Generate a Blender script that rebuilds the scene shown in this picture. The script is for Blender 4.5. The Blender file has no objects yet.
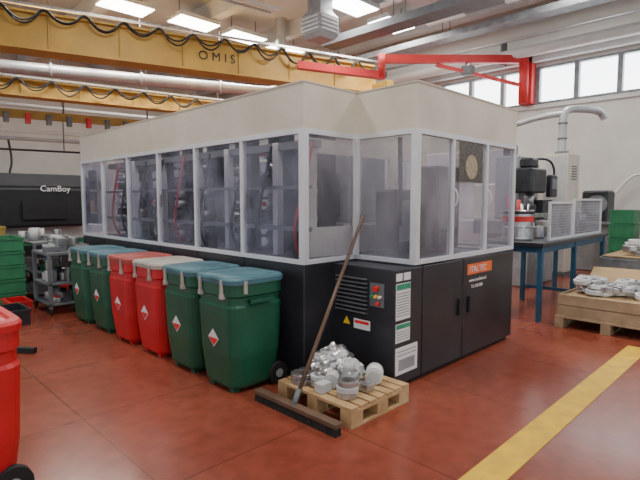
import bpy, bmesh, math, random
from mathutils import Vector, Matrix, noise
random.seed(4)
S=bpy.context.scene
col=S.collection

# ---------------------------------------------------------------- materials
def new_mat(name):
    m=bpy.data.materials.new(name); m.use_nodes=True
    return m, m.node_tree.nodes, m.node_tree.links
def mat(name,c,rough=.5,metal=0.,var=.12,scale=6.,bump=0.,coat=0.,c2=None,detail=4):
    m,N,L=new_mat(name); b=N['Principled BSDF']
    b.inputs['Roughness'].default_value=rough; b.inputs['Metallic'].default_value=metal
    b.inputs['Coat Weight'].default_value=coat
    tc=N.new('ShaderNodeTexCoord'); n=N.new('ShaderNodeTexNoise')
    n.inputs['Scale'].default_value=scale; n.inputs['Detail'].default_value=detail
    L.new(tc.outputs['Object'],n.inputs['Vector'])
    r=N.new('ShaderNodeValToRGB'); r.color_ramp.elements[0].position=.3; r.color_ramp.elements[1].position=.7
    if c2 is None: c2=tuple(min(1,x*(1+var)) for x in c); c=tuple(x*(1-var) for x in c)
    r.color_ramp.elements[0].color=(*c,1); r.color_ramp.elements[1].color=(*c2,1)
    L.new(n.outputs['Fac'],r.inputs['Fac']); L.new(r.outputs['Color'],b.inputs['Base Color'])
    if bump:
        bp=N.new('ShaderNodeBump'); bp.inputs['Strength'].default_value=bump; bp.inputs['Distance'].default_value=.02
        L.new(n.outputs['Fac'],bp.inputs['Height']); L.new(bp.outputs['Normal'],b.inputs['Normal'])
    return m
def emis(name,c,s):
    m,N,L=new_mat(name); b=N['Principled BSDF']
    b.inputs['Base Color'].default_value=(*c,1); b.inputs['Emission Color'].default_value=(*c,1)
    b.inputs['Emission Strength'].default_value=s
    return m

def floor_mat():
    m,N,L=new_mat('painted_concrete_floor'); b=N['Principled BSDF']
    tc=N.new('ShaderNodeTexCoord')
    n1=N.new('ShaderNodeTexNoise'); n1.inputs['Scale'].default_value=.7; n1.inputs['Detail'].default_value=8
    n2=N.new('ShaderNodeTexNoise'); n2.inputs['Scale'].default_value=9; n2.inputs['Detail'].default_value=6
    for n in (n1,n2): L.new(tc.outputs['Object'],n.inputs['Vector'])
    r1=N.new('ShaderNodeValToRGB'); e=r1.color_ramp.elements
    e[0].position=.3; e[0].color=(.225,.048,.027,1); e[1].position=.72; e[1].color=(.35,.088,.048,1)
    L.new(n1.outputs['Fac'],r1.inputs['Fac'])
    r2=N.new('ShaderNodeValToRGB'); e=r2.color_ramp.elements
    e[0].position=.3; e[0].color=(.8,.8,.8,1); e[1].position=.6; e[1].color=(1,1,1,1)
    L.new(n2.outputs['Fac'],r2.inputs['Fac'])
    mx=N.new('ShaderNodeMix'); mx.data_type='RGBA'; mx.blend_type='MULTIPLY'; mx.inputs[0].default_value=1
    L.new(r1.outputs['Color'],mx.inputs[6]); L.new(r2.outputs['Color'],mx.inputs[7])
    br=N.new('ShaderNodeTexBrick'); br.offset=0; br.inputs['Scale'].default_value=1
    br.inputs['Mortar Size'].default_value=.005; br.inputs['Brick Width'].default_value=1.15; br.inputs['Row Height'].default_value=1.15
    br.inputs['Color1'].default_value=(1,1,1,1); br.inputs['Color2'].default_value=(.93,.93,.93,1); br.inputs['Mortar'].default_value=(.55,.52,.5,1)
    L.new(tc.outputs['Object'],br.inputs['Vector'])
    mx2=N.new('ShaderNodeMix'); mx2.data_type='RGBA'; mx2.blend_type='MULTIPLY'; mx2.inputs[0].default_value=1
    L.new(mx.outputs[2],mx2.inputs[6]); L.new(br.outputs['Color'],mx2.inputs[7])
    n3=N.new('ShaderNodeTexNoise'); n3.inputs['Scale'].default_value=3.3; n3.inputs['Detail'].default_value=9; n3.inputs['Roughness'].default_value=.7
    L.new(tc.outputs['Object'],n3.inputs['Vector'])
    r3=N.new('ShaderNodeValToRGB'); e=r3.color_ramp.elements
    e[0].position=.64; e[0].color=(0,0,0,1); e[1].position=.78; e[1].color=(.3,.3,.3,1)
    L.new(n3.outputs['Fac'],r3.inputs['Fac'])
    mx3=N.new('ShaderNodeMix'); mx3.data_type='RGBA'; mx3.inputs[7].default_value=(.40,.20,.14,1)
    L.new(r3.outputs['Color'],mx3.inputs[0]); L.new(mx2.outputs[2],mx3.inputs[6])
    L.new(mx3.outputs[2],b.inputs['Base Color'])
    rr=N.new('ShaderNodeMapRange'); rr.inputs['To Min'].default_value=.12; rr.inputs['To Max'].default_value=.34
    L.new(n1.outputs['Fac'],rr.inputs['Value']); L.new(rr.outputs['Result'],b.inputs['Roughness'])
    bp=N.new('ShaderNodeBump'); bp.inputs['Strength'].default_value=.08; bp.inputs['Distance'].default_value=.01
    L.new(n2.outputs['Fac'],bp.inputs['Height']); L.new(bp.outputs['Normal'],b.inputs['Normal'])
    return m
def plexi(name,c,lo,hi):
    m,N,L=new_mat(name); b=N['Principled BSDF']; out=N['Material Output']
    b.inputs['Base Color'].default_value=(*c,1); b.inputs['Roughness'].default_value=.12
    tr=N.new('ShaderNodeBsdfTransparent'); tr.inputs['Color'].default_value=(.92,.92,.97,1)
    tc=N.new('ShaderNodeTexCoord'); n=N.new('ShaderNodeTexNoise'); n.inputs['Scale'].default_value=2.6; n.inputs['Detail'].default_value=8
    mp=N.new('ShaderNodeMapping'); mp.inputs['Scale'].default_value=(1,1,.6)
    L.new(tc.outputs['Object'],mp.inputs['Vector']); L.new(mp.outputs['Vector'],n.inputs['Vector'])
    r=N.new('ShaderNodeMapRange'); r.inputs['From Min'].default_value=.38; r.inputs['From Max'].default_value=.68
    r.inputs['To Min'].default_value=lo; r.inputs['To Max'].default_value=hi
    L.new(n.outputs['Fac'],r.inputs['Value'])
    mx=N.new('ShaderNodeMixShader'); L.new(r.outputs['Result'],mx.inputs[0])
    L.new(tr.outputs[0],mx.inputs[1]); L.new(b.outputs[0],mx.inputs[2]); L.new(mx.outputs[0],out.inputs['Surface'])
    return m

M=dict(
 floor=floor_mat(),
 wall=mat('plaster_wall',(.62,.60,.56),.85,var=.06,scale=1.5),
 ceil=mat('concrete_ceiling',(.58,.58,.57),.9,var=.08,scale=1.2),
 rib=mat('concrete_rib',(.64,.64,.63),.9,var=.06,scale=1.2),
 beige=mat('beige_sheet_metal',(.57,.51,.40),.55,c2=(.68,.62,.51),scale=2.2,detail=8),
 black=mat('dark_enamel',(.024,.025,.031),.36,var=.25,scale=3),
 black2=mat('dark_enamel_recess',(.006,.006,.007),.6),
 matte=mat('matte_dark_hood',(.012,.013,.016),.6,var=.3),
 alu=mat('aluminium_profile',(.66,.67,.69),.4,.1,var=.05),
 steel=mat('bare_steel',(.50,.50,.50),.3,.85,var=.25,scale=14),
 foil=mat('foil',(.70,.69,.67),.3,.9,var=.15,scale=25,bump=.3),
 plexi=plexi('hazy_plexiglass',(.33,.34,.42),.05,.32),
 plexi2=plexi('smudged_plexiglass',(.44,.43,.46),.12,.42),
 grey=mat('grey_paint',(.30,.31,.32),.5,var=.15),
 lgrey=mat('light_grey_paint',(.55,.55,.54),.5,var=.08),
 cream=mat('cream_paint',(.68,.64,.54),.5,var=.05),
 mech=mat('machine_casting',(.030,.033,.040),.4,.3,var=.5,scale=9),
 mgrey=mat('machine_grey',(.20,.21,.225),.45,.1,var=.25,scale=6),
 yellow=mat('crane_yellow',(.50,.29,.05),.55,var=.12,scale=2),
 dyellow=mat('dark_yellow',(.42,.26,.05),.6,var=.2,scale=3),
 fyellow=mat('floor_line_yellow',(.88,.56,.02),.5,c2=(.66,.38,.04),scale=8),
 red=mat('red_plastic',(.54,.014,.02),.38,var=.12,scale=3),
 jred=mat('jib_red',(.62,.03,.03),.5,var=.1),
 green=mat('green_plastic',(.008,.095,.048),.36,var=.2,scale=3),
 lgreen=mat('crate_green',(.03,.20,.085),.5,var=.15),
 lid=mat('blue_green_lid',(.06,.155,.19),.5,var=.35,scale=5),
 redlid=mat('red_lid',(.40,.07,.055),.5,var=.2,scale=5),
 greylid=mat('grey_lid',(.42,.38,.33),.6,var=.25,scale=5),
 rubber=mat('rubber',(.012,.012,.012),.7),
 white=mat('white_label',(.8,.8,.78),.5,var=.02),
 labred=mat('label_red',(.75,.03,.03),.5),
 labgreen=mat('label_green',(.03,.30,.16),.5),
 orange=mat('orange_label',(.85,.16,.03),.5),
 wyel=mat('warning_yellow',(.9,.6,.02),.5),
 wood=mat('pallet_wood',(.42,.25,.11),.75,c2=(.60,.40,.20),scale=7,bump=.15),
 wood2=mat('weathered_wood',(.30,.21,.12),.8,c2=(.45,.33,.20),scale=7,bump=.15),
 card=mat('cardboard',(.46,.31,.16),.85,var=.12),
 brown=mat('broom_handle_wood',(.13,.075,.045),.5,var=.2),
 bristle=mat('bristles',(.03,.025,.022),.9,var=.4,scale=60),
 blue=mat('blue_steel',(.02,.095,.17),.45,var=.1),
 galv=mat('galvanised_duct',(.50,.51,.52),.42,.5,var=.1,scale=4),
 wpipe=mat('white_pipe',(.75,.75,.73),.5,var=.04),
 trough=mat('cable_tray_grey',(.14,.15,.16),.6),
 cable=mat('cable_black',(.015,.015,.015),.5),
 poster=mat('dark_poster',(.03,.028,.025),.5,c2=(.14,.12,.09),scale=30),
 tan=mat('poster_disc',(.50,.42,.28),.5,c2=(.25,.2,.13),scale=40),
 lamp=emis('lamp_diffuser',(1,.98,.93),14),
 pane=emis('daylight_glow_pane',(.92,.97,1),6.0),  # window panes emit white, standing in for sky light through the glass
 redbutton=mat('stop_button',(.8,.02,.02),.3),  # the push buttons' own red colour
)

# ---------------------------------------------------------------- helpers
def G(name,loc=(0,0,0)):
    e=bpy.data.objects.new(name,None); e.location=loc; e.empty_display_size=.1; col.objects.link(e); return e
def fin(name,bm,m,p=None,smooth=False):
    me=bpy.data.meshes.new(name); bmesh.ops.recalc_face_normals(bm,faces=bm.faces); bm.to_mesh(me); bm.free()
    if smooth:
        for f in me.polygons: f.use_smooth=True
    o=bpy.data.objects.new(name,me); col.objects.link(o)
    if m: me.materials.append(M[m] if isinstance(m,str) else m)
    if p is not None:
        o.parent=p; o.matrix_parent_inverse=Matrix.Translation(-Vector(p.location))
    return o
def box(name,a,b,m,p=None,bev=0.):
    bm=bmesh.new(); bmesh.ops.create_cube(bm,size=1)
    a=Vector(a); b=Vector(b)
    for v in bm.verts: v.co=Vector([(a[i]+b[i])/2+v.co[i]*(b[i]-a[i]) for i in range(3)])
    if bev: bmesh.ops.bevel(bm,geom=bm.edges[:],offset=bev,segments=2,affect='EDGES',profile=.5)
    return fin(name,bm,m,p)
def boxes(name,lst,m,p=None,bev=0.):
    bm=bmesh.new()
    for a,b in lst:
        r=bmesh.ops.create_cube(bm,size=1); vs=r['verts']
        for v in vs: v.co=Vector([(a[i]+b[i])/2+v.co[i]*(b[i]-a[i]) for i in range(3)])
    if bev: bmesh.ops.bevel(bm,geom=bm.edges[:],offset=bev,segments=1,affect='EDGES')
    return fin(name,bm,m,p)
def beam(name,p1,p2,w,h,m,p=None):
    p1=Vector(p1);p2=Vector(p2);d=(p2-p1).normalized()
    up=Vector((0,0,1)) if abs(d.z)<.95 else Vector((1,0,0))
    s=d.cross(up).normalized(); u=s.cross(d).normalized()
    bm=bmesh.new(); vs=[]
    for q in (p1,p2):
        for i,j in ((-1,-1),(1,-1),(1,1),(-1,1)): vs.append(bm.verts.new(q+s*w/2*i+u*h/2*j))
    bm.faces.new(vs[:4]); bm.faces.new(vs[4:])
    for i in range(4): bm.faces.new((vs[i],vs[(i+1)%4],vs[4+(i+1)%4],vs[4+i]))
    return fin(name,bm,m,p)
def cyl(name,p1,p2,r,m,p=None,n=20,r2=None):
    p1=Vector(p1);p2=Vector(p2);d=p2-p1
    bm=bmesh.new(); bmesh.ops.create_cone(bm,cap_ends=True,segments=n,radius1=r,radius2=r if r2 is None else r2,depth=d.length)
    q=Vector((0,0,1)).rotation_difference(d.normalized()).to_matrix().to_4x4()
    bmesh.ops.transform(bm,matrix=Matrix.Translation((p1+p2)/2)@q,verts=bm.verts)
    o=fin(name,bm,m,p)
    for f in o.data.polygons:
        if len(f.vertices)==4: f.use_smooth=True
    return o
def lathe(name,prof,c,m,p=None,n=28,rot=None,close=True):
    bm=bmesh.new(); rings=[]
    for r,z in prof:
        rings.append([bm.verts.new((r*math.cos(2*math.pi*i/n),r*math.sin(2*math.pi*i/n),z)) for i in range(n)])
    k=len(rings)
    for j in range(k if close else k-1):
        A=rings[j];B=rings[(j+1)%k]
        for i in range(n): bm.faces.new((A[i],A[(i+1)%n],B[(i+1)%n],B[i]))
    mt=Matrix.Translation(c)
    if rot: mt=mt@rot
    bmesh.ops.transform(bm,matrix=mt,verts=bm.verts)
    return fin(name,bm,m,p)
def ring(name,c,ro,ri,h,m,p=None,rot=None):
    return lathe(name,[(ri,0),(ro*.96,0),(ro,h*.1),(ro,h*.9),(ro*.96,h),(ri,h)],c,m,p,rot=rot)
def loft(name,secs,cx,cy,m,p=None,smooth=False,n=5):
    bm=bmesh.new(); rings=[]
    for z,w,d,r in secs:
        R=[]
        for k,(sx,sy) in enumerate(((1,1),(-1,1),(-1,-1),(1,-1))):
            for i in range(n+1):
                a=math.pi/2*(k+i/n)
                R.append(bm.verts.new((cx+sx*(w/2-r)+r*math.cos(a),cy+sy*(d/2-r)+r*math.sin(a),z)))
        rings.append(R)
    L=len(rings[0])
    for A,B in zip(rings,rings[1:]):
        for i in range(L): bm.faces.new((A[i],A[(i+1)%L],B[(i+1)%L],B[i]))
    bm.faces.new(rings[0][::-1]); bm.faces.new(rings[-1])
    return fin(name,bm,m,p,smooth)
def tube(name,pts,r,m,p=None,cyclic=False,smooth=True):
    cu=bpy.data.curves.new(name,'CURVE'); cu.dimensions='3D'; cu.bevel_depth=r; cu.bevel_resolution=4
    sp=cu.splines.new('NURBS' if smooth else 'POLY'); sp.points.add(len(pts)-1)
    for q,c in zip(sp.points,pts): q.co=(*c,1)
    if smooth: sp.use_endpoint_u=True; sp.order_u=3
    sp.use_cyclic_u=cyclic
    cu.use_fill_caps=True
    o=bpy.data.objects.new(name,cu); col.objects.link(o); cu.materials.append(M[m])
    if p is not None: o.parent=p; o.matrix_parent_inverse=Matrix.Translation(-Vector(p.location))
    return o
def text(name,s,size,loc,rot,m,p,al='LEFT'):
    cu=bpy.data.curves.new(name,'FONT'); cu.body=s; cu.size=size; cu.align_x=al; cu.extrude=.001
    cu.materials.append(M[m])
    o=bpy.data.objects.new(name,cu); o.location=loc; o.rotation_euler=rot; col.objects.link(o)
    o.parent=p; o.matrix_parent_inverse=Matrix.Translation(-Vector(p.location)); return o
def lump(name,c,r,m,p=None,sx=1,sy=1,sz=1,amp=.25,seed=0,fr=3.):
    bm=bmesh.new(); bmesh.ops.create_icosphere(bm,subdivisions=4,radius=1)
    for v in bm.verts:
        k=1+amp*noise.noise(v.co*fr+Vector((seed*7.3,0,0)))+amp*.3*noise.noise(v.co*fr*3)
        v.co=Vector((v.co.x*k*sx*r,v.co.y*k*sy*r,(max(v.co.z*k,-.6)+.6)*sz*r))+Vector(c)
    return fin(name,bm,m,p)

# ---------------------------------------------------------------- room
XW,YW,ZC=13.3,20.,6.7
box('floor',(-7,-7,-.1),(XW+.3,YW+.3,0),'floor')
box('ceiling',(-7,-7,ZC),(XW+.3,YW+.3,ZC+.2),'ceil')
ribs=G('ceiling_concrete_rib',(3,6,ZC))
boxes('ribs',[((x,-7,ZC-.42),(x+.28,YW-.02,ZC)) for x in (-4.6,-2.2,.2,2.6,5.0,7.4,9.8,12.2)],'rib',ribs)
wr=G('wall_right',(XW,5,0))
s0,s1=4.0,4.95
box('lower',(XW,-7,0),(XW+.3,YW+.3,s0),'wall',wr)
box('upper',(XW,-7,s1),(XW+.3,YW+.3,ZC),'wall',wr)
box('solid',(XW,8.1,s0),(XW+.3,YW+.3,s1),'wall',wr)
box('solid_near',(XW,-7,s0),(XW+.3,-4.1,s1),'wall',wr)
k=0
y=8.1
while y>-4:
    k+=1
    g=G('window_%d'%k,(XW,y-.47,s0))
    box('pane',(XW+.12,y-.95,s0),(XW+.14,y,s1),'pane',g)
    boxes('frame',[((XW-.02,y-.06,s0),(XW+.2,y,s1)),((XW-.02,y-.95,s0),(XW+.2,y-.9,s1)),((XW-.02,y-.9,s0),(XW+.2,y-.06,s0+.05)),((XW-.02,y-.9,s1-.05),(XW+.2,y-.06,s1))],'mgrey',g)
    y-=.95
box('trim_1',(XW-.25,-7,s1+.1),(XW-.01,YW-.02,s1+.42),'rib')
box('trim_2',(XW-.06,-7,s0-.12),(XW-.005,YW-.02,s0-.02),'rib')
box('wall_back',(-7,YW,0),(XW,YW+.3,ZC),'wall')
box('floor_marking_line',(-3,1.07,.0),(5.75,1.255,.004),'fyellow')

# ---------------------------------------------------------------- ceiling lights
def lampfix(x,y,z=6.15,l=1.2,w=.75,e=112):
    g=G('industrial_ceiling_lamp',(x,y,z))
    boxes('housing',[((x-l/2,y-w/2,z),(x+l/2,y+w/2,z+.1))],'lgrey',g,.01)
    box('diffuser',(x-l/2+.03,y-w/2+.03,z-.02),(x+l/2-.03,y-.02,z),'lamp',g)
    box('diffuser_b',(x-l/2+.03,y+.02,z-.02),(x+l/2-.03,y+w/2-.03,z),'lamp',g)
    for s in (-1,1): cyl('hanger',(x+s*l*.35,y,z+.1),(x+s*l*.35,y,ZC),.012,'trough',g)
    ld=bpy.data.lights.new('lamp_light','AREA'); ld.shape='RECTANGLE'; ld.size=l; ld.size_y=w; ld.energy=e; ld.color=(1,.975,.93)
    o=bpy.data.objects.new('lamp_light',ld); o.location=(x,y,z-.04); col.objects.link(o)
    o.parent=g; o.matrix_parent_inverse=Matrix.Translation(-Vector(g.location))
for x,y in ((3.6,12.0),(5.35,12.0),(7.1,11.8),(8.7,11.8),(10.3,11.9),(9.2,8.1),(10.9,8.2),(4.0,8.1),(6.3,4.5),(1.2,5.2),(1.5,1.),(6.3,0.),(10.6,3.6)):
    lampfix(x,y)

# ---------------------------------------------------------------- bridge cranes & overhead
def girder(name,a,b,h,w,txt=None,fest=True):
    a=Vector(a);b=Vector(b);d=(b-a).normalized(); s=Vector((d.y,-d.x,0))
    g=G(name,tuple((a+b)/2))
    beam('girder_web',a,b,w,h,'yellow',g)
    up=Vector((0,0,h/2))
    beam('top_flange',a+up,b+up,w*1.5,.05,'yellow',g); beam('bottom_flange',a-up,b-up,w*1.5,.05,'yellow',g)
    L=(b-a).length
    for q in (a,b): beam('end_carriage',q-s*.9-up*.8,q+s*.9-up*.8,.25,.3,'dyellow',g)
    n=int(L/1.3)
    for i in range(1,n):
        q=a+d*(L*i/n)
        beam('stiffener',q-up*.95+s*(w/2+.01),q+up*.95+s*(w/2+.01),.04,.03,'dyellow',g)
    if fest:
        beam('festoon_rail',a+s*.35+up*1.3,b+s*.35+up*1.3,.05,.05,'steel',g)
        for kk in range(2):
            pts=[];m=int(L/.75)
            for i in range(m+1):
                q=a+d*(L*i/m)+s*(.35+.06*kk)+up*1.25; pts.append(q)
                if i<m:
                    dp=random.uniform(.25,.42)
                    for f,dr in ((.25,.75),(.5,1.),(.75,.75)):
                        pts.append(a+d*(L*(i+f)/m)+s*(.35+.06*kk)+up*1.25-Vector((0,0,dr*dp)))
            tube('festoon_cable',pts,.02,'cable',g)
        for i in range(0,m,2):
            q=a+d*(L*i/m)+up; beam('festoon_bracket',q,q+s*.35+up*.3,.04,.04,'trough',g)
    if txt:
        ang=math.atan2(d.y,d.x)
        q=a+d*L*txt[1]+s*(w/2+.03)-Vector((0,0,.1))
        text('lettering',txt[0],.30,q,(math.pi/2,0,ang),'cable',g)
    return g
def ext(a,b,k):
    a=Vector(a);b=Vector(b); return a+(a-b).normalized()*k
A=(2.55,12.16,5.03);B=(11.7,9.5,5.03)
g=girder('overhead_bridge_crane',ext(A,B,6),B,.74,.4,('O M I S',.66))
# hoist trolley and pendant on the crane
A2=(3.2,14.9,4.4);B2=(10.5,13.4,4.4)
girder('overhead_bridge_crane',ext(A2,B2,5),B2,.38,.3,None,True)
pr=G('yellow_service_rail',(3,15.6,3.9))
a=Vector((-2,16.6,3.85));b=Vector((9.5,14.4,3.85))
beam('rail',a,b,.15,.22,'dyellow',pr)
for i in range(24):
    q=a.lerp(b,i/23); beam('clamp',q+Vector((0,-.12,-.26)),q+Vector((0,-.12,.02)),.12,.12,'jred' if i%3==0 else 'trough',pr)
for i in range(6):
    q=a.lerp(b,i/5); cyl('hanger_rod',q,(q.x,q.y,ZC),.02,'trough',pr)
d1=G('ventilation_duct',(5,13,4.6))
tube('main_run',[(-3,15.6,4.6),(2.95,13.5,4.6),(8.6,11.45,4.6),(9.3,11.2,4.6),(9.5,11.1,4.8),(9.5,11.1,5.2),(9.5,11.1,ZC)],.15,'galv',d1)
for i in range(6):
    q=Vector((-3,15.6,4.6)).lerp(Vector((8.6,11.45,4.6)),i/6+.1); dd=Vector((11.6,-4.15,0)).normalized()
    cyl('flange',q-dd*.03,q+dd*.03,.18,'galv',d1)
    cyl('hanger_rod',q,(q.x,q.y,ZC),.012,'trough',d1)
d2=G('compressed_air_pipe',(5,16,4.1))
for j,z in enumerate((4.15,3.45,3.25,2.95)):
    tube('pipe',[(-4,17.2+j*.15,z),(9.5,14.9+j*.15,z),],.05 if j<3 else .03,('wpipe','wpipe','galv','cable')[j],d2,smooth=False)
for x in (-3,1,5,9): cyl('hanger_rod',(x,17.2-(x+4)*.17,2.95),(x,17.2-(x+4)*.17,ZC),.015,'trough',d2)
for x in (-1.5,.2,1.9,3.7):
    yb=17.2-(x+4)*.17+.3
    tube('drop_cable',[(x,yb,3.2),(x+.1,yb,2.6),(x-.05,yb,2.2),(x+.05,yb,1.8)],.03,'cable',d2)
d3=G('ceiling_conduit_pipe',(4,9,6.))
tube('conduit',[(-4,10.6,6.05),(7.9,9.3,6.05)],.04,'wpipe',d3,smooth=False); tube('conduit_b',[(-4,10.9,6.05),(7.9,9.6,6.05)],.03,'galv',d3,smooth=False)
for x in (-2,1,4,7): cyl('hanger_rod',(x,10.6-(x+4)*.109,6.05),(x,10.6-(x+4)*.109,ZC),.012,'trough',d3)
t1=G('cable_tray',(9.6,6,5.6))
boxes('tray',[((9.35,1.5,5.5),(9.85,9.3,5.53)),((9.35,1.5,5.53),(9.39,9.3,5.68)),((9.81,1.5,5.53),(9.85,9.3,5.68))],'trough',t1)
for yy in (2,4.5,7,9.1):
    for xx in (9.37,9.83): cyl('hanger_rod',(xx,yy,5.6),(xx,yy,ZC),.012,'trough',t1)
for i in range(3): cyl('cable',(9.48+i*.12,1.5,5.56),(9.48+i*.12,9.3,5.56),.03,'cable',t1)
t2=G('cable_tray',(11.6,6,5.7))
boxes('tray',[((11.45,-2,5.65),(11.85,12,5.68)),((11.45,-2,5.68),(11.49,12,5.8)),((11.81,-2,5.68),(11.85,12,5.8))],'mgrey',t2)
for yy in (-1,3,7,11):
    for xx in (11.47,11.83): cyl('hanger_rod',(xx,yy,5.7),(xx,yy,ZC),.012,'trough',t2)
t3=G('ceiling_strip_light_track',(10.6,4,5.9))
box('track',(10.7,-1,5.85),(10.86,7,5.97),'trough',t3)
for yy in (-.5,1.5,3.5,5.5): cyl('hanger_rod',(10.78,yy,5.97),(10.78,yy,ZC),.012,'trough',t3)
for yy in (0,2.,4.,6.): box('tube_housing',(10.72,yy,5.81),(10.84,yy+1.0,5.85),'wpipe',t3)
wp=G('wall_air_pipe',(12.8,5,5.5))
cyl('pipe',(12.75,-4,5.25),(12.75,14,5.25),.13,'wpipe',wp)
cyl('pipe_small',(12.75,-4,5.62),(12.75,14,5.62),.04,'galv',wp)
for yy in (-2,2,6,10): beam('bracket',(12.75,yy,5.35),(13.04,yy,5.35),.05,.6,'trough',wp)
g=G('ceiling_air_diffuser',(8.3,8.3,5.4))
loft('plenum',[(5.2,.46,.46,.02),(5.3,.62,.62,.02),(5.7,.62,.62,.02),(5.85,.42,.42,.02),(ZC,.42,.42,.02)],8.3,8.3,'grey',g)
boxes('louvre',[((7.965,8.03,5.34+i*.09),(7.99,8.57,5.38+i*.09)) for i in range(4)]+[((8.03,7.965,5.34+i*.09),(8.57,7.99,5.38+i*.09)) for i in range(4)],'lgrey',g)

# ---------------------------------------------------------------- jib crane (red)
g=G('wall_jib_crane',(13.2,5.46,4.6))
box('wall_bracket',(13.05,5.3,4.0),(13.29,5.62,5.25),'jred',g,.01)
cyl('pivot_post',(12.93,5.46,4.0),(12.93,5.46,5.3),.12,'jred',g)
kn=(10.3,8.05)
beam('inner_arm',(12.93,5.46,5.12),(kn[0],kn[1],5.12),.14,.2,'jred',g)
beam('inner_brace',(12.93,5.46,4.45),(11.3,7.06,4.98),.08,.08,'jred',g)
cyl('knuckle',(kn[0],kn[1],4.62),(kn[0],kn[1],5.25),.10,'jred',g)
beam('outer_arm',(kn[0],kn[1],4.72),(8.55,9.35,4.9),.12,.17,'jred',g)
beam('outer_flange',(kn[0],kn[1],4.63),(8.55,9.35,4.81),.2,.03,'jred',g)
q=(11.9,6.48)
box('hoist',(q[0]-.13,q[1]-.13,4.72),(q[0]+.13,q[1]+.13,4.95),'trough',g,.02)
beam('trolley',(q[0],q[1],4.9),(q[0],q[1],5.05),.1,.1,'steel',g)

# ---------------------------------------------------------------- THE MACHINE
mc=G('machining_center',(4,4,0))
X0,Y0=2.69,2.875; X1=5.17; YE=7.74
BX,BY=3.33,2.24; CX=3.04
HB=.98; HG=2.06; HT=2.43
box('main_base',(X0,Y0,0.04),(X1,YE,HB-.006),'black',mc,.012)
box('plinth',(X0+.04,Y0+.04,0),(X1-.04,YE-.04,.05),'black2',mc)
box('plinth_front',(CX+.04,2.27,0),(X1-.04,Y0+.1,.05),'black2',mc)
edges=[CX,3.43,4.10,X1]
for i in range(3):
    box('cabinet_%d'%(i+1),(edges[i]+.005,2.23,.04),(edges[i+1]-.005,Y0+.02,HB-.02),'black',mc,.01)
boxes('door_handle',[((4.0,2.21,.45),(4.03,2.23,.6)),((4.18,2.21,.45),(4.21,2.23,.6))],'black2',mc)
boxes('seam',[((X0-.003,Y0+.81*i-.006,.05),(X0+.01,Y0+.81*i+.006,HB-.01)) for i in range(1,6)],'black2',mc)
boxes('louvre',[((CX-.004,2.50,.56+i*.035),(CX+.007,2.84,.575+i*.035)) for i in range(9)],'black2',mc)
boxes('louvre_lip',[((CX-.014,2.50,.575+i*.035),(CX+.007,2.84,.584+i*.035)) for i in range(9)],'trough',mc)
for (yy,zz,mm,r) in ((2.40,.80,'redbutton',.022),(2.40,.735,'wyel',.014),(2.36,.735,'white',.012),(2.44,.735,'labgreen',.012),(2.38,.68,'redbutton',.014)):
    cyl('push_button',(CX-.03,yy,zz),(CX+.005,yy,zz),r,mm,mc)
box('button_plate',(CX-.002,2.33,.65),(CX+.01,2.47,.84),'trough',mc)
box('label_warning_plate',(CX-.002,2.47,.44),(CX+.008,2.64,.52),'white',mc)
box('label_plate_stripe',(CX-.004,2.48,.485),(CX+.007,2.63,.51),'labred',mc)
bm=bmesh.new()
vs=[bm.verts.new((CX-.001,yy,zz)) for yy,zz in ((2.76,.46),(2.68,.46),(2.72,.53))]; bm.faces.new(vs); fin('warning_triangle',bm,'wyel',mc)
Yf=2.226
box('label_ce',(3.06,Yf,.87),(3.14,Yf+.01,.93),'white',mc); box('label_iso',(3.16,Yf,.87),(3.25,Yf+.01,.93),'white',mc)
box('label_safety',(3.06,Yf,.56),(3.25,Yf+.01,.85),'white',mc); box('label_safety_head',(3.065,Yf-.002,.80),(3.245,Yf+.01,.845),'labgreen',mc)
box('label_safety_2',(3.06,Yf,.38),(3.25,Yf+.01,.53),'white',mc); box('label_safety_2_head',(3.065,Yf-.002,.49),(3.245,Yf+.01,.525),'labgreen',mc)
box('label_manual',(3.06,Yf,.12),(3.36,Yf+.01,.34),'white',mc)
boxes('label_print',[((3.07,Yf-.001,.59+i*.022),(3.24,Yf+.01,.598+i*.022)) for i in range(9)]+[((3.07,Yf-.001,.40+i*.02),(3.24,Yf+.01,.407+i*.02)) for i in range(4)]+[((3.10,Yf-.001,.15),(3.32,Yf+.01,.24)),((3.08,Yf-.001,.27),(3.34,Yf+.01,.278)),((3.08,Yf-.001,.30),(3.34,Yf+.01,.308))],'grey',mc)
box('nameplate',(4.17,Yf,.80),(4.66,Yf+.01,.90),'orange',mc)
text('nameplate_text','ITALTEC',.085,(4.21,Yf-.003,.82),(math.pi/2,0,0),'white',mc)
text('sub_text','www.machines.it',.05,(4.20,Yf-.001,.73),(math.pi/2,0,0),'white',mc)
text('sub_text_2','Tel. 030 000',.045,(4.24,Yf-.001,.67),(math.pi/2,0,0),'white',mc)
t=.03
boxes('fascia',[((X0,Y0,HG),(X0+t,YE,HT)),((X0+t,Y0,HG),(BX,Y0+t,HT)),((BX,BY,HG),(BX+t,Y0+t,HT)),((BX+t,BY,HG),(X1,BY+t,HT)),((X1-t,BY+t,HG),(X1,YE-t,HT)),((X0+t,YE-t,HG),(X1,YE,HT))],'beige',mc)
boxes('fascia_cap',[((X0-.006,Y0-.006,HT),(X0+.04,YE,HT+.01)),((X0+.04,Y0-.006,HT),(BX-.006,Y0+.04,HT+.01)),((BX-.006,BY-.006,HT),(BX+.04,Y0+.04,HT+.01)),((BX+.04,BY-.006,HT),(X1,BY+.04,HT+.01))],'beige',mc)
w=.04; zb0,zb1=HB-.005,HB+.03; zt0,zt1=HG-.03,HG+.012
def fr(name,lst): boxes(name,lst,'alu',mc)
py=[Y0+.811*i for i in range(7)]; py[-1]=YE-w
fr('corner_post_a',[((X0-.008,Y0-.008,zb1),(X0+.05,Y0+.05,zt0))])
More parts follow.
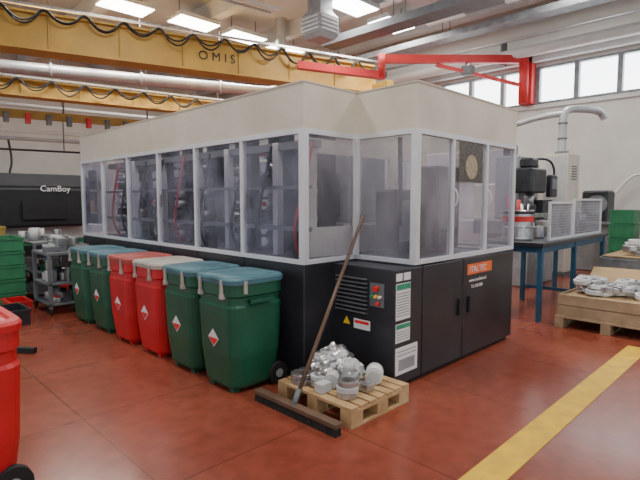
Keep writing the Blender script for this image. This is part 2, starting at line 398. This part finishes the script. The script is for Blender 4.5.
fr('side_posts',[((X0-.006,yy,zb1),(X0+w,yy+w,zt0)) for yy in py[1:]])
fr('side_rails',[((X0-.006,Y0-.006,zt0),(X0+w,YE,zt1)),((X0-.006,Y0-.006,zb0),(X0+w,YE,zb1))])
fr('front_rails',[((X0+w,Y0-.006,zt0),(BX-.006,Y0+w,zt1)),((X0+w,Y0-.006,zb0),(BX-.006,Y0+w,zb1))])
fr('inner_corner_post',[((BX-.04,Y0-.04,zb1),(BX,Y0,zt0))])
fr('step_rails',[((BX-.006,BY-.006,zt0),(BX+w,Y0-.006,zt1)),((BX-.006,BY-.006,zb0),(BX+w,Y0-.006,zb1))])
fr('corner_post_b',[((BX-.008,BY-.008,zb1),(BX+.05,BY+.05,zt0))])
px=[BX+.55,BX+1.18,X1-w]
fr('door_posts',[((xx,BY-.006,zb1),(xx+w,BY+w,zt0)) for xx in px])
fr('door_rails',[((BX+w,BY-.006,zt0),(X1,BY+w,zt1)),((BX+w,BY-.006,zb0),(X1,BY+w,zb1))])
fr('right_posts',[((X1-w,yy,zb1),(X1+.004,yy+w,zt0)) for yy in (BY+1.4,BY+3,BY+4.2,YE-w-.01)]+[((X1-w,BY+w,zb0),(X1+.004,YE,zb1))])
boxes('glazing_side',[((X0+.015,py[i]+w,zb1),(X0+.021,py[i+1],zt0)) for i in range(6)],'plexi',mc)
box('glazing_front',(X0+.06,Y0+.015,zb1),(BX-.03,Y0+.021,zt0),'plexi2',mc)
box('glazing_step',(BX+.015,BY+.06,zb1),(BX+.021,Y0-.03,zt0),'plexi2',mc)
xs=[BX+.06]+px
boxes('glazing_doors',[((xs[i]+(w if i else 0),BY+.015,zb1),(xs[i+1],BY+.021,zt0)) for i in range(3)],'plexi2',mc)
boxes('glazing_right',[((X1-.02,BY+.05,zb1),(X1-.014,YE-.05,zt0))],'plexi',mc)
boxes('glazing_end',[((X0+.05,YE-.02,zb1),(X1-.05,YE-.014,zt0))],'plexi',mc)
for xx in (BX+.56,BX+1.19):
    tube('door_handle',[(xx+.02,BY-.006,1.44),(xx+.02,BY-.04,1.46),(xx+.02,BY-.04,1.58),(xx+.02,BY-.006,1.60)],.007,'alu',mc)
for yy in (3.62,5.24): box('slide_handle',(X0-.02,yy-.02,1.42),(X0-.004,yy,1.56),'trough',mc)
box('notice_sheet',(3.98,BY-.010,1.66),(4.42,BY-.007,2.02),'poster',mc)
lathe('notice_disc',[(.001,0),(.11,0),(.11,.004),(.001,.004)],(4.2,BY-.010,1.80),'tan',mc,rot=Matrix.Rotation(math.pi/2,4,'X'))
# interior machinery (seen through the plexiglass)
boxes('inner_bed',[((3.75,3.4,HB),(4.75,7.4,1.25))],'mgrey',mc,.01)
boxes('inner_bed_upper',[((4.05,3.6+i*1.25,1.25),(4.7,4.5+i*1.25,2.0)) for i in range(3)],'mgrey',mc,.01)
boxes('spindle_unit',[((3.6,3.7+i*1.2,1.32),(4.04,4.3+i*1.2,1.8)) for i in range(3)],'mech',mc,.02)
for i in range(3): cyl('spindle_nose',(3.42,4.0+i*1.2,1.55),(3.6,4.0+i*1.2,1.55),.13,'steel',mc)
cols=[]
for i in range(8):
    yy=3.2+i*.58; cols.append(((3.22,yy,HB),(3.42,yy+.2,2.2+.1*(i%2))))
boxes('tool_column',cols,'mech',mc,.01)
boxes('light_column',[((2.98,yy,HB),(3.06,yy+.07,2.03)) for yy in (3.55,4.35,4.95,5.8,6.6)],'lgrey',mc,.005)
for i in range(8):
    yy=3.30+i*.58
    for j in range(8):
        cyl('tool_station',(3.08,yy,1.08+j*.125),(3.23,yy,1.08+j*.125),.052,'steel' if (i+j)%3 else 'mech',mc,12)
        if (i*5+j)%4==0: box('tool_tag',(3.05,yy-.03,1.06+j*.125),(3.08,yy+.03,1.11+j*.125),'jred' if j%2 else 'mech',mc)
boxes('cross_rail',[((3.0,3.1,1.96),(3.12,7.5,2.03)),((2.96,3.1,1.22),(3.0,7.5,1.26)),((2.96,3.1,1.60),(3.0,7.5,1.63))],'trough',mc)
boxes('inner_panel_dark',[((3.44,3.3+i*1.16,1.0),(3.47,3.9+i*1.16,2.1)) for i in range(4)],'mech',mc)
for i in range(9):
    y0=3.1+i*.5+random.uniform(-.1,.1); pts=[(2.95,y0,2.0),(2.9,y0+.1,1.5),(2.93,y0+.25,1.2),(3.05,y0+.3,1.0)]
    tube('hose',pts,.014,'cable' if i%4 else 'jred',mc)
boxes('inner_door_sheet',[((3.0,3.16,HB),(3.12,3.19,2.05)),((3.12,3.16,HB),(4.9,3.19,1.25)),((3.12,3.16,1.92),(4.9,3.19,2.05)),((3.62,3.16,1.25),(3.74,3.19,1.92)),((4.2,3.16,1.25),(4.32,3.19,1.92)),((4.8,3.16,1.25),(4.9,3.19,1.92))],'cream',mc)
boxes('inner_tool_rack',[((3.75,2.75,HB),(4.15,3.0,1.6)),((4.4,2.7,HB),(4.85,3.05,1.85))],'mech',mc,.02)
boxes('inner_rack_face',[((3.8,2.74,1.1),(4.1,2.75,1.5)),((4.45,2.69,1.2),(4.8,2.70,1.7))],'mgrey',mc)
tube('inner_hose',[(3.6,2.6,2.05),(3.62,2.6,1.6),(3.75,2.7,1.35),(3.9,2.8,1.2)],.02,'cable',mc)

# ---------------------------------------------------------------- bins
def bin_(cx,cy,body,lid,lab=True):
    g=G('waste_bin',(cx,cy,0))
    loft('body',[(.03,.41,.43,.10),(.06,.45,.47,.11),(.30,.50,.52,.11),(.68,.53,.545,.11),(.70,.505,.52,.10),(.755,.505,.52,.10),(.77,.53,.55,.11),(.86,.53,.55,.11)],cx,cy,body,g)
    loft('lid',[(.86,.55,.57,.11),(.895,.555,.575,.11),(.91,.535,.555,.11),(.913,.46,.48,.09),(.908,.43,.45,.08),(.918,.40,.42,.08),(.922,.22,.25,.05)],cx,cy,lid,g)
    for s in (-1,1):
        boxes('latch',[((cx-.285,cy+s*.15-.013,.77),(cx-.268,cy+s*.15+.013,.895)),((cx-.288,cy+s*.15-.02,.75),(cx-.25,cy+s*.15+.02,.785))],'greylid',g)
        boxes('side_handle',[((cx-.11,cy+s*.283-.012,.71),(cx+.11,cy+s*.283+.012,.74)),((cx-.11,cy+min(s*.25,s*.283),.712),(cx-.08,cy+max(s*.25,s*.283),.738)),((cx+.08,cy+min(s*.25,s*.283),.712),(cx+.11,cy+max(s*.25,s*.283),.738))],body,g)
        boxes('latch_side',[((cx-.15-.015,cy+s*.283-.006,.79),(cx-.15+.015,cy+s*.283+.006,.89))],'greylid',g)
    for s in (-1,1):
        cyl('wheel',(cx+.19,cy+s*.225,.09),(cx+.19,cy+s*.27,.09),.09,'rubber',g,24)
        cyl('hub',(cx+.19,cy+s*.27,.09),(cx+.19,cy+s*.276,.09),.035,'grey',g,16)
    cyl('axle',(cx+.19,cy-.22,.09),(cx+.19,cy+.22,.09),.014,'steel',g)
    boxes('foot',[((cx-.19,cy-.17,0),(cx-.13,cy-.11,.04)),((cx-.19,cy+.11,0),(cx-.13,cy+.17,.04))],body,g)
    if lab:
        z=.42; r=.075
        def P(dy,dz,o=.004): return (cx-(.25+(z+dz-.30)/.38*.015)-o,cy+dy,z+dz)
        bm=bmesh.new()
        bm.faces.new([bm.verts.new(P(*q)) for q in ((0,-r),(r,0),(0,r),(-r,0))]); fin('hazard_label',bm,'white',g)
        bm=bmesh.new()
        bm.faces.new([bm.verts.new(P(*q,.006)) for q in ((0,-r*.86),(r*.86,0),(-r*.86,0))]); fin('hazard_label_red',bm,'labred',g)
    return g
specs=[('green','lid'),('green','lid'),('red','greylid'),('red','redlid'),('green','lid'),('green','lid')]
for i,(b,l) in enumerate(specs):
    bin_(2.345+random.uniform(-.01,.01),3.27+.605*i,b,l)
bin_(.38,2.98,'red','red',False)
g=G('steel_bracket_part',(.45,2.95,.925))
boxes('plate',[((.3,2.9,.925),(.58,3.1,.94)),((.3,2.9,.94),(.33,3.1,1.0))],'steel',g,.004)
cyl('boss',(.5,3.,.94),(.5,3.,.98),.05,'steel',g)

# ---------------------------------------------------------------- pallet with parts
def pallet(name,x0,y0,x1,y1,m='wood',z=0.,h=.14,nb=7):
    g=G(name,((x0+x1)/2,(y0+y1)/2,z)); L=[]
    wd=(x1-x0)/nb
    for i in range(nb): L.append(((x0+i*wd,y0,z+h-.022),(x0+(i+1)*wd-.022,y1,z+h)))
    for yy in (y0,(y0+y1)/2-.05,y1-.1):
        L.append(((x0,yy,z+h-.044),(x1-.022,yy+.1,z+h-.0225))); L.append(((x0,yy,z),(x1-.022,yy+.1,z+.02)))
        for xx in (x0,(x0+x1)/2-.06,x1-.142): L.append(((xx,yy,z+.0205),(xx+.12,yy+.1,z+h-.0445)))
    boxes('boards',L,m,g,.002); return g
pallet('wooden_pallet',2.33,2.04,3.0,2.78)
pp=G('machined_part_pile',(2.6,2.4,.142))
Z=.142
ring('coil_ring',(2.47,2.20,Z),.075,.045,.04,'steel',pp); ring('coil_ring_b',(2.47,2.20,Z+.042),.078,.04,.04,'lgrey',pp); ring('coil_ring_c',(2.475,2.20,Z+.084),.075,.045,.035,'steel',pp)
lump('foil_wrap',(2.70,2.56,Z),.16,'foil',pp,1.1,.8,.9,.35,2,3)
lump('foil_wrap_b',(2.72,2.40,Z),.11,'lgrey',pp,1,.9,.9,.3,5,3)
cyl('white_spool',(2.76,2.20,Z+.066),(2.86,2.27,Z+.066),.065,'wpipe',pp); cyl('white_spool_cap',(2.745,2.19,Z+.066),(2.76,2.20,Z+.066),.045,'lgrey',pp)
ring('flange_ring',(2.50,2.50,Z),.085,.05,.035,'steel',pp); ring('flange_ring_b',(2.51,2.50,Z+.037),.08,.05,.035,'lgrey',pp)
ring('flange_ring_c',(2.43,2.62,Z),.08,.05,.035,'steel',pp); ring('flange_ring_d',(2.43,2.63,Z+.037),.08,.05,.035,'steel',pp)
ring('flange_ring_e',(2.55,2.69,Z),.07,.03,.05,'steel',pp)
cyl('machined_housing',(2.62,2.32,Z),(2.62,2.32,Z+.12),.06,'steel',pp); cyl('machined_housing_neck',(2.62,2.32,Z+.12),(2.62,2.32,Z+.17),.04,'lgrey',pp)
box('machined_block',(2.60,2.13,Z),(2.69,2.22,Z+.06),'steel',pp,.006)
box('machined_block_b',(2.36,2.34,Z),(2.46,2.42,Z+.07),'lgrey',pp,.006)
cyl('machined_housing_b',(2.48,2.37,Z+.055),(2.57,2.43,Z+.055),.055,'lgrey',pp)
box('wrapped_box',(2.60,2.50,Z+.12),(2.72,2.62,Z+.22),'foil',pp,.02)
ring('gear_blank',(2.88,2.45,Z),.07,.03,.05,'mech',pp); ring('gear_blank_b',(2.90,2.68,Z),.07,.03,.08,'steel',pp)

# ---------------------------------------------------------------- broom
g=G('push_broom',(2.2,2.45,0))
box('head_block',(2.17,2.03,.055),(2.235,2.87,.09),'brown',g,.006)
bm=bmesh.new()
for i in range(60):
    for j in range(3):
        yy=2.045+i*.0138; xx=2.182+j*.021
        r=bmesh.ops.create_cone(bm,segments=5,radius1=.009,radius2=.006,depth=.058,cap_ends=True)
        for v in r['verts']: v.co+=Vector((xx+random.uniform(-.004,.004)*(1 if v.co.z<0 else 0),yy,.03))
fin('bristles',bm,'bristle',g)
cyl('socket',(2.2,2.46,.075),(2.275,2.485,.165),.02,'trough',g)
cyl('handle',(2.205,2.462,.08),(3.305,2.765,1.37),.0155,'brown',g)

# ---------------------------------------------------------------- right side : work table
g=G('work_table',(7.4,2.7,0))
boxes('table_top',[((6.05,2.25,.93),(8.72,3.08,.98))],'black',g,.004)
legs=[]
for xx in (6.1,7.3,8.62):
    for yy in (2.28,2.98): legs.append(((xx,yy,0),(xx+.055,yy+.055,.93)))
boxes('legs',legs,'blue',g)
boxes('rails',[((6.155,2.29,.85),(7.3,2.33,.93)),((7.355,2.29,.85),(8.62,2.33,.93)),((6.155,2.99,.85),(7.3,3.03,.93)),((7.355,2.99,.85),(8.62,3.03,.93)),((6.11,2.335,.85),(6.15,2.98,.93)),((8.63,2.335,.85),(8.67,2.98,.93)),((7.31,2.335,.2),(7.35,2.98,.24))],'blue',g)
def guard(name,xa,xb,y,z0,z1):
    g=G(name,((xa+xb)/2,y,z0)); t=.03
    boxes('frame',[((xa,y-.015,z0),(xa+t,y+.015,z1)),((xb-t,y-.015,z0),(xb,y+.015,z1)),((xa+t,y-.015,z1-t),(xb-t,y+.015,z1)),((xa+t,y-.015,z0),(xb-t,y+.015,z0+t))],'alu',g)
    boxes('mesh_wires',[((xa+t+i*(xb-xa-2*t)/24-.002,y-.003,z0+t),(xa+t+i*(xb-xa-2*t)/24+.002,y+.003,z1-t)) for i in range(1,24)]+[((xa+t,y-.006,z0+t+i*(z1-z0-2*t)/12-.002),(xb-t,y-.003,z0+t+i*(z1-z0-2*t)/12+.002)) for i in range(1,12)],'galv',g)
    box('panel',(xa+t,y+.006,z0+t),(xb-t,y+.012,z1-t),'plexi',g)
guard('guard_panel',6.45,7.30,2.34,.981,1.48); guard('guard_panel',7.34,8.6,2.34,.981,1.52)
g=G('metal_drum',(6.4,2.72,.98))
cx_,cy_=6.40,2.72
lathe('shell',[(.001,.98),(.19,.98),(.195,1.0),(.19,1.02),(.19,1.14),(.196,1.15),(.19,1.16),(.19,1.34),(.198,1.36),(.19,1.37),(.175,1.37),(.175,1.05),(.001,1.05)],(cx_,cy_,.0),'steel',g)
lathe('red_band',[(.192,1.22),(.199,1.22),(.199,1.29),(.192,1.29)],(cx_,cy_,0),'jred',g)
lathe('black_band',[(.192,1.32),(.2,1.32),(.2,1.345),(.192,1.345)],(cx_,cy_,0),'cable',g)
for i in range(7):
    a=i*.9; cyl('rod_stock',(cx_+.08*math.cos(a),cy_+.08*math.sin(a),1.06),(cx_+.12*math.cos(a),cy_+.12*math.sin(a),1.45+.05*(i%3)),.024,'jred' if i in (2,4) else ('mech' if i%2 else 'steel'),g,10)
g=G('machined_part_pile',(7.5,2.7,.98))
for i in range(26):
    x=6.75+random.random()*1.8;y=2.5+random.random()*.45
    r=.05+random.random()*.05
    if i%2: ring('flange_ring',(x,y,.981),r,r*.5,.06+.15*random.random(),'steel',g)
    else: cyl('housing',(x,y,.981),(x,y,1.05+.3*random.random()),r,'mgrey' if i%4 else 'mech',g)
# milling machine behind the table
g=G('bench_milling_machine',(8.9,3.8,0))
boxes('pedestal',[((8.35,3.35,0),(9.5,4.2,.9))],'grey',g,.02)
boxes('bed',[((8.2,3.3,.9),(9.7,4.3,1.15))],'mgrey',g,.02)
boxes('column',[((8.7,3.7,1.15),(9.15,4.15,2.3)),((9.15,3.75,1.5),(9.75,4.1,2.2))],'grey',g,.03)
boxes('head',[((8.4,3.35,1.62),(9.05,3.7,2.05)),((8.45,3.38,2.05),(8.75,3.6,2.22))],'mech',g,.03)
cyl('spindle',(8.7,3.5,1.38),(8.7,3.5,1.62),.07,'steel',g)
boxes('table',[((8.3,3.32,1.2),(9.6,3.65,1.27))],'steel',g,.005); boxes('knee',[((8.7,3.4,1.15),(9.1,3.6,1.2))],'mech',g)
boxes('vice',[((8.35,3.36,1.27),(8.65,3.6,1.42)),((8.95,3.36,1.27),(9.4,3.6,1.5))],'mech',g,.01)
boxes('control_pendant',[((9.2,3.32,1.55),(9.5,3.42,1.95))],'black',g,.02); boxes('screen',[((9.23,3.31,1.70),(9.46,3.32,1.88))],'mgrey',g)
boxes('motor',[((8.78,3.85,2.3),(8.98,4.05,2.5)),((9.5,3.7,1.25),(9.8,3.9,1.5))],'black',g,.02)
cyl('hand_wheel',(8.2,3.5,1.35),(8.23,3.5,1.35),.11,'steel',g); cyl('hand_wheel_shaft',(8.23,3.5,1.35),(8.4,3.5,1.35),.02,'steel',g)
tube('cable_loop',[(9.0,3.7,2.2),(9.2,3.4,2.3),(9.5,3.35,2.0),(9.35,3.37,1.85)],.02,'cable',g)
g=G('electrical_cabinet',(10.4,3.6,0))
box('body',(10.1,3.35,0.08),(10.75,3.8,2.4),'cream',g,.01); box('door',(10.09,3.38,.1),(10.1,3.77,2.35),'lgrey',g)
box('handle',(10.07,3.42,1.1),(10.09,3.45,1.25),'black',g)
boxes('plinth',[((10.08,3.33,0),(10.77,3.82,.08))],'trough',g)
boxes('side_vents',[((10.3,3.34,1.9+i*.05),(10.6,3.35,1.92+i*.05)) for i in range(6)],'trough',g)
g=G('fume_extraction_duct',(10.4,3.6,2.4))
cyl('base_collar',(10.4,3.58,2.4),(10.4,3.58,2.46),.13,'trough',g)
tube('riser',[(10.4,3.58,2.42),(10.4,3.58,3.0),(10.4,3.58,3.2),(10.5,3.52,3.3),(10.8,3.36,3.32),(11.1,3.22,3.32),(11.3,3.14,3.28),(11.35,3.1,3.15)],.075,'galv',g)
tube('branch',[(10.4,3.58,3.2),(10.3,3.9,3.2),(10.2,4.5,3.05),(10.15,4.9,3.0)],.06,'galv',g)
for zz in (2.7,3.0): cyl('clamp',(10.4,3.58,zz),(10.4,3.58,zz+.03),.09,'trough',g)
g=G('shop_machine',(11.7,4.9,0))
boxes('cabinet',[((11.2,4.3,0),(12.4,6.2,1.0))],'lgrey',g,.02); boxes('hood',[((11.4,4.5,1.0),(12.4,6.0,1.9))],'cream',g,.05)
boxes('screen',[((11.37,4.7,1.3),(11.4,5.4,1.7))],'black',g)
g=G('grinding_machine',(11.6,3.2,0))
boxes('base',[((11.3,2.9,0),(12.2,3.6,1.0))],'grey',g,.02); boxes('upper',[((11.45,3.0,1.0),(12.0,3.5,1.7))],'mech',g,.04)
cyl('wheel_guard',(11.4,3.2,1.4),(11.47,3.2,1.4),.2,'mgrey',g); boxes('tray',[((11.2,2.85,1.0),(11.45,3.5,1.05))],'steel',g)
g=G('wall_handrail',(13.0,2,1.8))
tube('rail',[(13.1,-.5,2.1),(13.1,2.7,2.1),(13.1,3.0,2.05),(13.1,3.3,1.6),(13.1,3.5,1.5),(13.29,3.6,1.5)],.035,'wpipe',g)
for yy in (.2,1.5,2.5): cyl('bracket',(13.1,yy,2.1),(13.3,yy,2.1),.02,'trough',g)

def crate(name,x0,y0,z0,x1,y1,z1,m,hollow=True,n=1):
    g=G(name,((x0+x1)/2,(y0+y1)/2,z0)); h=(z1-z0)/n; L=[]
    for i in range(n):
        a=z0+i*h; b=a+h-.01; t=.02
        L+=[((x0,y0,a),(x1,y0+t,b)),((x0,y1-t,a),(x1,y1,b)),((x0,y0+t,a),(x0+t,y1-t,b)),((x1-t,y0+t,a),(x1,y1-t,b)),((x0+t,y0+t,a),(x1-t,y1-t,a+.02)),
            ((x0-.012,y0-.012,b-.03),(x1+.012,y0,b)),((x0-.012,y1,b-.03),(x1+.012,y1+.012,b)),((x0-.012,y0,b-.03),(x0,y1,b)),((x1,y0,b-.03),(x1+.012,y1,b))]
        for k in range(4):
            yy=y0+(y1-y0)*(k+.5)/4; L.append(((x0-.008,yy-.01,a+.01),(x0,yy+.01,b-.03)))
    boxes('shell',L,m,g); return g
crate('green_plastic_crate',10.5,2.3,0,11.0,2.7,1.32,'lgreen',n=5)
crate('grey_plastic_crate',10.3,1.5,0,10.9,2.1,.95,'grey',n=3)
pallet('pallet_crate_base',6.02,1.0,7.25,2.08,'wood2')
g=G('wooden_crate',(6.65,1.5,.14)); L=[]
for k in range(2):
    a=.141+k*.13; b=a+.12
    L+=[((6.05,1.0,a),(6.07,2.06,b)),((7.21,1.0,a),(7.23,2.06,b)),((6.07,1.0,a),(7.21,1.02,b)),((6.07,2.04,a),(7.21,2.06,b))]
L+=[((6.07,1.02,.142),(6.13,1.06,.385)),((6.07,2.0,.142),(6.13,2.04,.385)),((7.15,1.02,.142),(7.21,1.06,.385)),((7.15,2.0,.142),(7.21,2.04,.385))]
boxes('boards',L,'wood2',g,.002)
box('cardboard_layer',(6.075,1.065,.16),(7.145,1.995,.39),'card',g)
g=G('wire_coil_pile',(6.5,1.5,.395))
for i in range(34):
    lay=i//13
    x=6.18+.03*lay+random.random()*(.42-.06*lay);y=1.2+random.random()*.72;z=.412+.055*lay
    tl=Matrix.Rotation(random.uniform(-.16,.16),4,'X')@Matrix.Rotation(random.uniform(-.16,.16),4,'Y')
    ring('coil',(x,y,z),.095,.06,.05,('steel','wpipe','lgrey')[i%3],g,rot=tl)
g=G('cardboard_sheet',(7.,1.5,.42))
beam('sheet',(6.76,1.5,.42),(7.3,1.55,.60),.95,.012,'card',g)
beam('sheet_fold',(7.3,1.55,.602),(7.5,1.57,.50),.9,.012,'card',g)
box('sheet_support',(6.95,1.15,.392),(7.13,1.9,.47),'card',g)
crate('grey_plastic_crate',7.75,1.1,0,8.85,2.1,.70,'mgrey',n=2)
g=G('plastic_roll_pile',(8.3,1.6,.71)); box('cardboard_layer',(7.78,1.13,.70),(8.82,2.07,.715),'card',g)
for i in range(26):
    x=7.9+random.random()*.8;y=1.25+random.random()*.7
    ring('roll',(x,y,.717+.072*(i//10)),.11,.05,.07,'wpipe' if i%3 else 'steel',g)

# ---------------------------------------------------------------- left background
g=G('injection_machine',(2.9,10.8,0))
boxes('lower_body',[((1.9,10.3,0),(4.0,11.6,.75))],'lgreen',g,.02)
boxes('skirt',[((1.88,10.28,.75),(4.0,11.6,1.0))],'lgrey',g,.01)
boxes('skirt_dark',[((2.2,10.26,.2),(3.6,10.3,.65))],'black',g)
bm=bmesh.new()
prof=[(10.05,1.0),(10.0,1.72),(10.12,1.98),(11.5,2.0),(11.5,1.0)]
A=[bm.verts.new((2.05,y,z)) for y,z in prof];B=[bm.verts.new((3.65,y,z)) for y,z in prof]
bm.faces.new(A);bm.faces.new(B[::-1])
for i in range(5): bm.faces.new((A[i],A[(i+1)%5],B[(i+1)%5],B[i]))
bmesh.ops.bevel(bm,geom=bm.edges[:],offset=.04,segments=2,affect='EDGES')
fin('hood',bm,'matte',g)
boxes('hood_window',[((2.45,9.985,1.15),(3.2,10.0,1.5))],'black2',g)
text('hood_lettering','CamBoy',.15,(2.75,9.99,1.66),(math.pi/2,0,0),'white',g)
boxes('control_panel',[((1.8,9.9,1.0),(1.95,10.2,1.6))],'grey',g,.02)
def trolley(name,x0,y0,x1,y1,h,m='trough',parts=10,shelf=True):
    g=G(name,((x0+x1)/2,(y0+y1)/2,0)); L=[]
    for xx in (x0,x1-.04):
        for yy in (y0,y1-.04): L.append(((xx,yy,.08),(xx+.04,yy+.04,h)))
    L+=[((x0,y0,h),(x1,y1,h+.03)),((x0,y0,h*.5),(x1,y1,h*.5+.02)),((x0,y0,.12),(x1,y1,.14))]
    boxes('frame',L,m,g)
    for xx in (x0+.02,x1-.02):
        for yy in (y0+.02,y1-.02): cyl('castor',(xx-.012,yy,.04),(xx+.012,yy,.04),.04,'rubber',g,12)
    for i in range(parts):
        lv=(h+.031,h*.5+.021,.141)[i%3]
        x=x0+.1+random.random()*(x1-x0-.2); y=y0+.1+random.random()*(y1-y0-.2); r=.04+.04*random.random(); hh=.06+.14*random.random()
        k=i%4
        if k==0: ring('part_ring',(x,y,lv),r,r*.5,hh,'steel',g)
        elif k==1: cyl('part_housing',(x,y,lv),(x,y,lv+hh),r,'mech' if i%3 else 'lgrey',g)
        elif k==2: box('part_block',(x-r,y-r,lv),(x+r,y+r,lv+hh),'steel',g,.005)
        else: box('part_tray',(x-.09,y-.07,lv),(x+.09,y+.07,lv+.07),('trough','lgreen','jred')[i%3],g,.005)
    return g
trolley('parts_trolley',1.95,6.9,2.6,7.6,.78,'trough',48)
trolley('parts_trolley',2.05,7.9,2.62,8.7,.85,'trough',40)
trolley('parts_trolley',2.0,9.0,2.7,9.7,.8,'blue',24)
crate('green_plastic_crate',1.45,7.9,0,1.93,8.55,.98,'lgreen',n=5)
crate('red_plastic_crate',1.60,7.3,0,1.85,7.75,.17,'red',n=1); crate('black_plastic_crate',1.25,6.6,0,1.65,7.1,.2,'black',n=1)
crate('yellow_plastic_crate',1.5,8.75,0,1.9,9.1,1.1,'dyellow',n=4)
crate('green_plastic_crate',1.35,9.3,.0,1.85,9.95,1.15,'lgreen',n=5)
g=G('floor_squeegee',(1.2,5.5,0))
beam('blade',(1.0,5.75,.03),(1.35,5.3,.03),.05,.05,'rubber',g); cyl('handle',(1.17,5.53,.05),(.2,6.0,.35),.014,'trough',g)
g=G('dark_storage_shelf',(5.,17,0))
boxes('frame',[((-1,18.6,0),(-.9,19.4,2.6)),((3,18.6,0),(3.1,19.4,2.6)),((7,18.6,0),(7.1,19.4,2.6)),((-1,18.6,1.0),(7.1,19.4,1.08)),((-1,18.6,1.8),(7.1,19.4,1.88)),((-1,18.6,.1),(7.1,19.4,.18))],'grey',g)
L={'card':[],'lgreen':[],'grey':[],'black':[]}
for lv in (.19,1.09,1.89):
    x=-.8
    while x<6.8:
        wd=random.uniform(.25,.6)
        if not(2.9-wd<x<3.15): L[random.choice(list(L))].append(((x,18.7,lv),(x+wd,19.3,lv+random.uniform(.2,.5))))
        x+=wd+.06
for k,v in L.items(): boxes('stored_boxes_'+k,v,k,g)

# ---------------------------------------------------------------- world + camera
wd=bpy.data.worlds.new('World'); S.world=wd; wd.use_nodes=True
bg=wd.node_tree.nodes['Background']; bg.inputs[0].default_value=(.87,.94,1,1); bg.inputs[1].default_value=1.12
cd=bpy.data.cameras.new('camera'); cd.sensor_width=36; cd.lens=490/640*36; cd.clip_end=200
co=bpy.data.objects.new('camera',cd); col.objects.link(co); S.camera=co
co.location=(0,0,1.5); co.rotation_euler=(math.radians(90-4.67),0,math.radians(-45))
